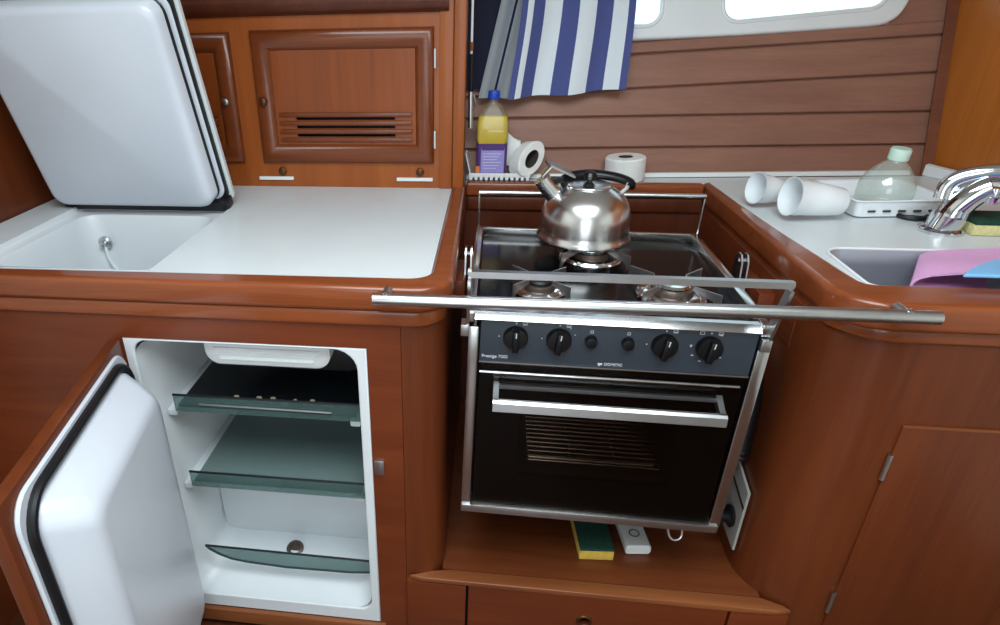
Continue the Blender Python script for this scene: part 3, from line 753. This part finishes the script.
for a in (35, 130, 200, 235, 275): dash(.156 + .029 * math.sin(R(a)), kz + .029 * math.cos(R(a)), .0042, .0012); put()
for a in (40, 70): dash(-.095 + .029 * math.sin(R(a)), kz + .029 * math.cos(R(a)), .0016, .0016); put()
mk.free()
tx = text('Prestige 7000', .0085); tx.transform(XZ(Y0 - .0044) @ Matrix.Translation((-.228, .3650, 0))); so('model_lettering', tx, M['mark'], cp)
tx = text('DOMETIC', .0072); tx.transform(XZ(Y0 - .0044) @ Matrix.Translation((-.012, .3620, 0))); so('maker_lettering', tx, M['mark'], cp)
g = nb(); box(g, -.0225, -.0150, Y0 - .0048, Y0 - .0036, .3625, .3660); box(g, -.0215, -.0185, Y0 - .0048, Y0 - .0036, .3605, .3630); so('maker_mark', g, M['mark'], cp)
g = tb(spline([(.164, Y0 + .02, .006), (.170, Y0 + .012, -.028), (.178, Y0 + .008, -.041), (.190, Y0 + .008, -.041), (.197, Y0 + .012, -.030), (.192, Y0 + .02, .006)], 6), .0024, 8)
so('wire_loop', g, M['steel'])

# ------------------------------------------------------------------ kettle
kt = thing('kettle', 'polished steel whistling kettle standing on the rear burner', 'kettle', (.198, 1.425, .9045), (0, R(.8), R(4)))
obj('body', lt([(.090, 0), (.099, .002), (.101, .006), (.0965, .011), (.0955, .025), (.0950, .045), (.0935, .060), (.089, .076), (.081, .090), (.070, .101), (.058, .109), (.050, .113), (.047, .1155)], 48), M['kettle'], kt, True, smooth=70)
l = obj('lid', lt([(.0475, .1155), (.048, .118), (.044, .1205), (.036, .119), (.024, .122), (.008, .124)], 40), M['kettle'], kt, True, smooth=70)
obj('lid_knob', lt([(.005, .123), (.006, .126), (.012, .130), (.0145, .137), (.011, .144), (.004, .147)], 24), M['knob'], l, True)
s = obj('spout', tb([(-.062, 0, .085), (-.074, 0, .099), (-.094, 0, .121), (-.101, 0, .130)], [.020, .0195, .0180, .0180], 20), M['kettle'], kt, True)
obj('whistle_flap', bx(-.014, .014, -.015, .015, -.002, .002, .0015), M['steel'], s, True).matrix_local = at(-.092, .004, .146, (0, R(-50), 0))
hd = nb(); loft(hd, [[(-.028, -.012, .0), (.034, -.016, .0), (.034, .016, .0), (-.028, .012, .0)], [(-.026, -.011, .004), (.032, -.015, .004), (.032, .015, .004), (-.026, .011, .004)]])
bmesh.ops.transform(hd, matrix=at(-.062, .040, .142, (R(10), R(24), R(12))) @ Matrix.Scale(1.15, 4), verts=hd.verts[:])
obj('whistle_cap', hd, M['steel'], kt, True)
hp = spline([(-.056, .014, .116), (-.048, .034, .121), (-.026, .050, .125), (.010, .056, .127), (.045, .048, .126), (.074, .032, .123), (.090, .016, .118), (.088, .004, .112)], 6)
obj('handle', tb(hp, [.009 + .0035 * math.sin(PI * i / (len(hp) - 1)) for i in range(len(hp))], 14, flat=.8), M['knob'], kt, True)
for x in (-.060, .080):
    obj('handle_bracket', tb([(x * .86, .002, .098), (x, .006, .108), (x * 1.06, .012, .117)], .006, 10), M['kettle'], kt, True)
obj('whistle_lever', bx(-.082, -.056, -.007, .007, .124, .134, .002), M['knob'], kt, True)

# ------------------------------------------------------------------ shelf behind the stove
bk = thing('wire_basket', 'white slatted plastic basket beside the post behind the stove', 'basket', (.0, 1.83, .9305))
bm = nb()
bx0, bx1, by0, by1, bz = -.070, .094, 1.797, 1.838, .9385
box(bm, bx0, bx1, by0, by1, bz + .006, bz + .010, .001)
box(bm, bx0, bx1, by0 - .003, by0, bz + .008, bz + .019, .001)
for k in range(12):
    x = bx0 + .002 + (bx1 - bx0 - .012) * k / 11
    box(bm, x, x + .008, by0 - .003, by1, bz, bz + .0085, .001)
obj('tray', bm, M['wplas'], bk)
bm = loft(nb(), [[(-.066 - k * .014, 1.795, .946 + k * .062), (-.063 - k * .014, 1.795, .946 + k * .062), (-.063 - k * .014, 1.836 - .004 * k * k, .946 + k * .066), (-.066 - k * .014, 1.836 - .004 * k * k, .946 + k * .066)] for k in (0, .3, .6, .9, 1)])
obj('end_wall', bm, M['wplas'], bk)
ol = thing('oil_bottle', 'cooking oil bottle with blue cap and purple label in the white basket', 'bottle', (-.011, 1.8165, .943)); ol.scale = (1, 1, .955)
def sqring(hw, hd, z, r): return [(x, y, z) for x, y in rrect(-hw, hw, -hd, hd, r)]
bl = loft(nb(), [sqring(.036, .014, 0, .008), sqring(.040, .0165, .004, .010), sqring(.040, .0165, .098, .010), sqring(.0425, .0175, .104, .011), sqring(.0425, .0175, .150, .012), sqring(.036, .016, .176, .013), sqring(.018, .0125, .198, .0115), sqring(.0125, .0122, .204, .0121), sqring(.0125, .0122, .215, .0121)])
obj('plastic_shell', bl, M['petc'], ol, True, smooth=50)
obj('oil', loft(nb(), [sqring(.038, .0150, .006, .008), sqring(.038, .0150, .098, .008), sqring(.0405, .016, .104, .010), sqring(.0405, .016, .150, .010), sqring(.037, .0145, .168, .010)]), M['oil'], ol, True)
obj('cap', lt([(.0145, .212), (.0150, .214), (.0150, .230), (.0135, .233), (.004, .233)], 24), M['blue'], ol, True)
lb = obj('label', loft(nb(), [sqring(.0412, .0175, .012, .010), sqring(.0412, .0175, .096, .010)], False, False), M['purple'], ol, True)
obj('label_panel', bx(-.028, .034, -.0188, -.0172, .016, .084), M['lilac'], lb, True)
obj('label_header', bx(-.027, .033, -.0192, -.0186, .078, .088), M['purple'], lb, True)
g = nb()
for k in range(6): box(g, -.022, .026 - .006 * (k % 3), -.0192, -.0186, .068 - .008 * k, .0690 - .008 * k)
obj('label_print', g, M['wplas'], lb, True)
obj('label_badge', bx(-.041, -.030, -.0186, -.0174, .016, .034), M['orange'], lb, True)

def roll(name, label, loc, rot, r, ln, core, tail=None):
    t = thing(name, label, 'paper roll', loc, rot)
    bm = nb(); n = 40
    prof = [(core, -ln / 2), (r - .003, -ln / 2), (r, -ln / 2 + .003), (r, ln / 2 - .003), (r - .003, ln / 2), (core, ln / 2)]
    lathe(bm, prof, n, None, False, False)
    obj('paper', bm, M['paper'], t, True)
    obj('core', lathe(nb(), [(core, -ln / 2 + .001), (core, ln / 2 - .001), (core - .002, ln / 2 - .001), (core - .002, -ln / 2 + .001), (core, -ln / 2 + .001)], 28, None, False, False), M['core'], t, True)
    return t
rl = roll('paper_towel_roll', 'squashed white paper towel roll leaning beside the basket and oil bottle', (.084, 1.832, .988), (0, 0, 0), .047, .050, .024)
zx = Vector((.50, -.80, .18)).normalized(); lx = Vector((.62, .25, .74)); lx = (lx - zx * lx.dot(zx)).normalized(); ly = zx.cross(lx)
rl.rotation_euler = Matrix((lx, ly, zx)).transposed().to_euler(); rl.scale = (1.12, .72, 1)
q = [(.014, 1.072), (.022, 1.066), (.030, 1.050), (.044, 1.038), (.066, 1.033), (.066, .965), (.012, .965)]
tag(obj('paper_sheet', prism(q, 1.850, 1.858, 'xz', .003), M['paper']), 'loose fold of white paper standing behind the oil bottle', 'paper')
roll('toilet_roll', 'upright white toilet roll behind the kettle handle', (.346, 1.840, .9635), (0, R(-3), 0), .052, .062, .019)

# striped towel
def cloth(name, fx, z_top, z_bot, nu, nv, m, wave, off, lean=True):
    bm = nb(); uvl = bm.loops.layers.uv.new('UVMap')
    g = []
    for j in range(nv + 1):
        v = j / nv; row = []
        for i in range(nu + 1):
            u = i / nu
            x = fx(u, v); z = z_top + (z_bot(u) - z_top) * v
            y = wy(x, z, off) - wave(u, v)
            vert = bm.verts.new((x, y, z)); row.append((vert, u, v))
        g.append(row)
    for j in range(nv):
        for i in range(nu):
            q = (g[j][i], g[j][i + 1], g[j + 1][i + 1], g[j + 1][i])
            f = bm.faces.new([w[0] for w in q])
            for l, w in zip(f.loops, q): l[uvl].uv = (w[1], w[2])
    bmesh.ops.recalc_face_normals(bm, faces=bm.faces[:])
    bmesh.ops.solidify(bm, geom=bm.faces[:], thickness=.002)
    return bm
bm = cloth('t', lambda u, v: .03 + .305 * u + .006 * math.sin(v * 4) + .025 * (1 - v) * (1 - u), 1.50, lambda u: 1.138 +   .018 * u + .002 * math.sin(9 * u), 48, 20, M['towel'], lambda u, v: .012 * math.sin(u * 13 + 1.2 * v) * (.5 + .5 * v) + .02 * math.exp(-(u / .12) ** 2), .052)
tag(obj('striped_towel', bm, M['towel'], smooth=80), 'blue and white striped towel hanging over the left porthole', 'towel')
bm = cloth('t', lambda u, v: -.052 + .092 * u + .078 * (1 - v), 1.50, lambda u: 1.140 - .002 * u, 24, 16, M['greycloth'], lambda u, v: .012 * math.sin(u * 9 + .8), .038)
tag(obj('grey_curtain', bm, M['greycloth'], smooth=80), 'grey and navy cloth bunched behind the left side of the striped towel', 'curtain')
bm = cloth('t', lambda u, v: -.125 + .15 * u, 1.50, lambda u: 1.16, 12, 8, M['navy'], lambda u, v: .004 * math.sin(u * 12), .024)  # dark sheet, widened to cover the pale panel beside the post
tag(obj('dark_sheet', bm, M['navy'], smooth=80), 'dark navy sheet hanging in the corner beside the post', 'curtain')
gs = thing('gas_strut', 'slim metal support strut standing upright beside the post', 'strut', (-.070, 1.80, 1.06))
obj('rod', tb([(-.0712, 1.80, 1.16), (-.0722, 1.80, 1.60)], .0032, 10), M['wplas'], gs)
obj('barrel', tb([(-.069, 1.80, 1.075), (-.0705, 1.80, 1.165)], .0065, 12), M['steel'], gs)
obj('collar', tb([(-.0715, 1.80, 1.262), (-.0716, 1.80, 1.282)], .0048, 10), M['edge'], gs)
obj('sleeve', tb([(-.0705, 1.80, 1.165), (-.0715, 1.80, 1.255)], .0050, 10), M['matblack'], gs)
obj('hook', tb(spline([(-.064, 1.797, 1.16), (-.058, 1.797, 1.14), (-.062, 1.797, 1.125), (-.067, 1.797, 1.13)]), .002, 6), M['steel'], gs)

# ------------------------------------------------------------------ washing up behind the sink
dt = thing('draining_tray', 'open white plastic tray holding the clear bottle beside the faucet', 'tray', (.865, 1.60, .9305), (0, 0, R(6)))
def trayring(e, z): return [(x, y, z) for x, y in rrect(.775 + e, .965 - e, 1.525 + e, 1.70 - e, .012)]
obj('tray_shell', loft(nb(), [trayring(.012, .931), trayring(.004, .934), trayring(-.004, .968), trayring(-.008, .970), trayring(-.006, .972), trayring(.0, .970), trayring(.008, .938), trayring(.02, .935)]), M['cupw'], dt)
for k in range(5): obj('drain_slot', bx(.80 + .032 * k, .815 + .032 * k, 1.5225, 1.5300, .945, .949), M['slate'], dt)
pb = thing('clear_bottle', 'big clear plastic bottle with pale mint cap leaning in the white tray', 'bottle', (.862, 1.585, .938), (R(4), R(2), 0)); pb.scale = (1.12, 1.12, .97)
obj('shell', lt([(.040, 0), (.047, .003), (.049, .010), (.047, .02), (.049, .03), (.049, .050), (.046, .064), (.038, .082), (.026, .098), (.016, .108), (.0145, .114), (.0145, .122)], 32, None, True, False), M['pet'], pb, True, smooth=60)
obj('cap', lt([(.0175, .112), (.018, .115), (.018, .134), (.016, .137), (.004, .137)], 24), M['mint'], pb, True)
tag(obj('orange_scrap', prism([(.838, 1.536), (.885, 1.538), (.88, 1.546), (.845, 1.552)], .939, .958, 'xy', .003), M['orange']), 'small orange foam piece in the tray in front of the clear bottle', 'foam')
def cup(label, loc, rot, r, h):
    t = thing('plastic_cup', label, 'cup', loc, rot)
    obj('bowl', lt([(r * .68, 0), (r * .74, .004), (r * .88, h * .5), (r, h), (r * 1.04, h + .002), (r * .99, h + .002), (r * .84, h * .5), (r * .66, .006), (r * .3, .005)], 36), M['cupw'], t, True, smooth=50)
    return t
c1 = cup('milky white plastic cup lying on its side beside the tray', (.745, 1.512, .969), (R(82), 0, R(-80)), .040, .115)
c2 = cup('smaller milky cup tipped over nearest the stove', (.655, 1.61, .966), (R(80), 0, R(-75)), .035, .06)

# ------------------------------------------------------------------ light, sky, camera
w = bpy.data.worlds.new('World'); bpy.context.scene.world = w; w.use_nodes = True
bg = w.node_tree.nodes['Background']; bg.inputs['Color'].default_value = (.80, .93, 1, 1); bg.inputs['Strength'].default_value = 2.0
def area(name, loc, target, sx, sy, power, color):
    L = bpy.data.lights.new(name, 'AREA'); L.shape = 'RECTANGLE'; L.size = sx; L.size_y = sy; L.energy = power; L.color = color
    o = bpy.data.objects.new(name, L); C.objects.link(o); o.location = loc
    o.rotation_euler = (Vector(target) - Vector(loc)).to_track_quat('-Z', 'Y').to_euler(); return o
area('hatch_daylight', (.05, .2, 2.06), (.05, .2, 0), 1.15, 1.05, 35, (.88, .97, 1))
area('rear_fill', (0, -1.70, 1.05), (0, 1, 1.0), 1.05, 1.6, 9, (.95, .98, 1))  # added fill light behind the camera, aimed at the cabinet fronts

rows = ((.98978925, .14042075, -.02447983), (.04412284, -.46514341, -.88413505), (-.13553753, .87402724, -.46658971))
cam = bpy.data.cameras.new('camera'); co = bpy.data.objects.new('camera', cam); C.objects.link(co)
r_, d_, f_ = (Vector(q) for q in rows)
co.matrix_world = Matrix(((r_.x, -d_.x, -f_.x, 0), (r_.y, -d_.y, -f_.y, 0), (r_.z, -d_.z, -f_.z, 1.38), (0, 0, 0, 1)))
cam.sensor_width = 36; cam.lens = 651.6 / 1000 * 36
cam.shift_x = .102; cam.shift_y = .031; cam.clip_start = .02
sc = bpy.context.scene; sc.camera = co
sc.view_settings.view_transform = 'Standard'; sc.view_settings.look = 'None'
sc.view_settings.gamma = 1; sc.view_settings.use_curve_mapping = False; sc.view_settings.exposure = 0.0
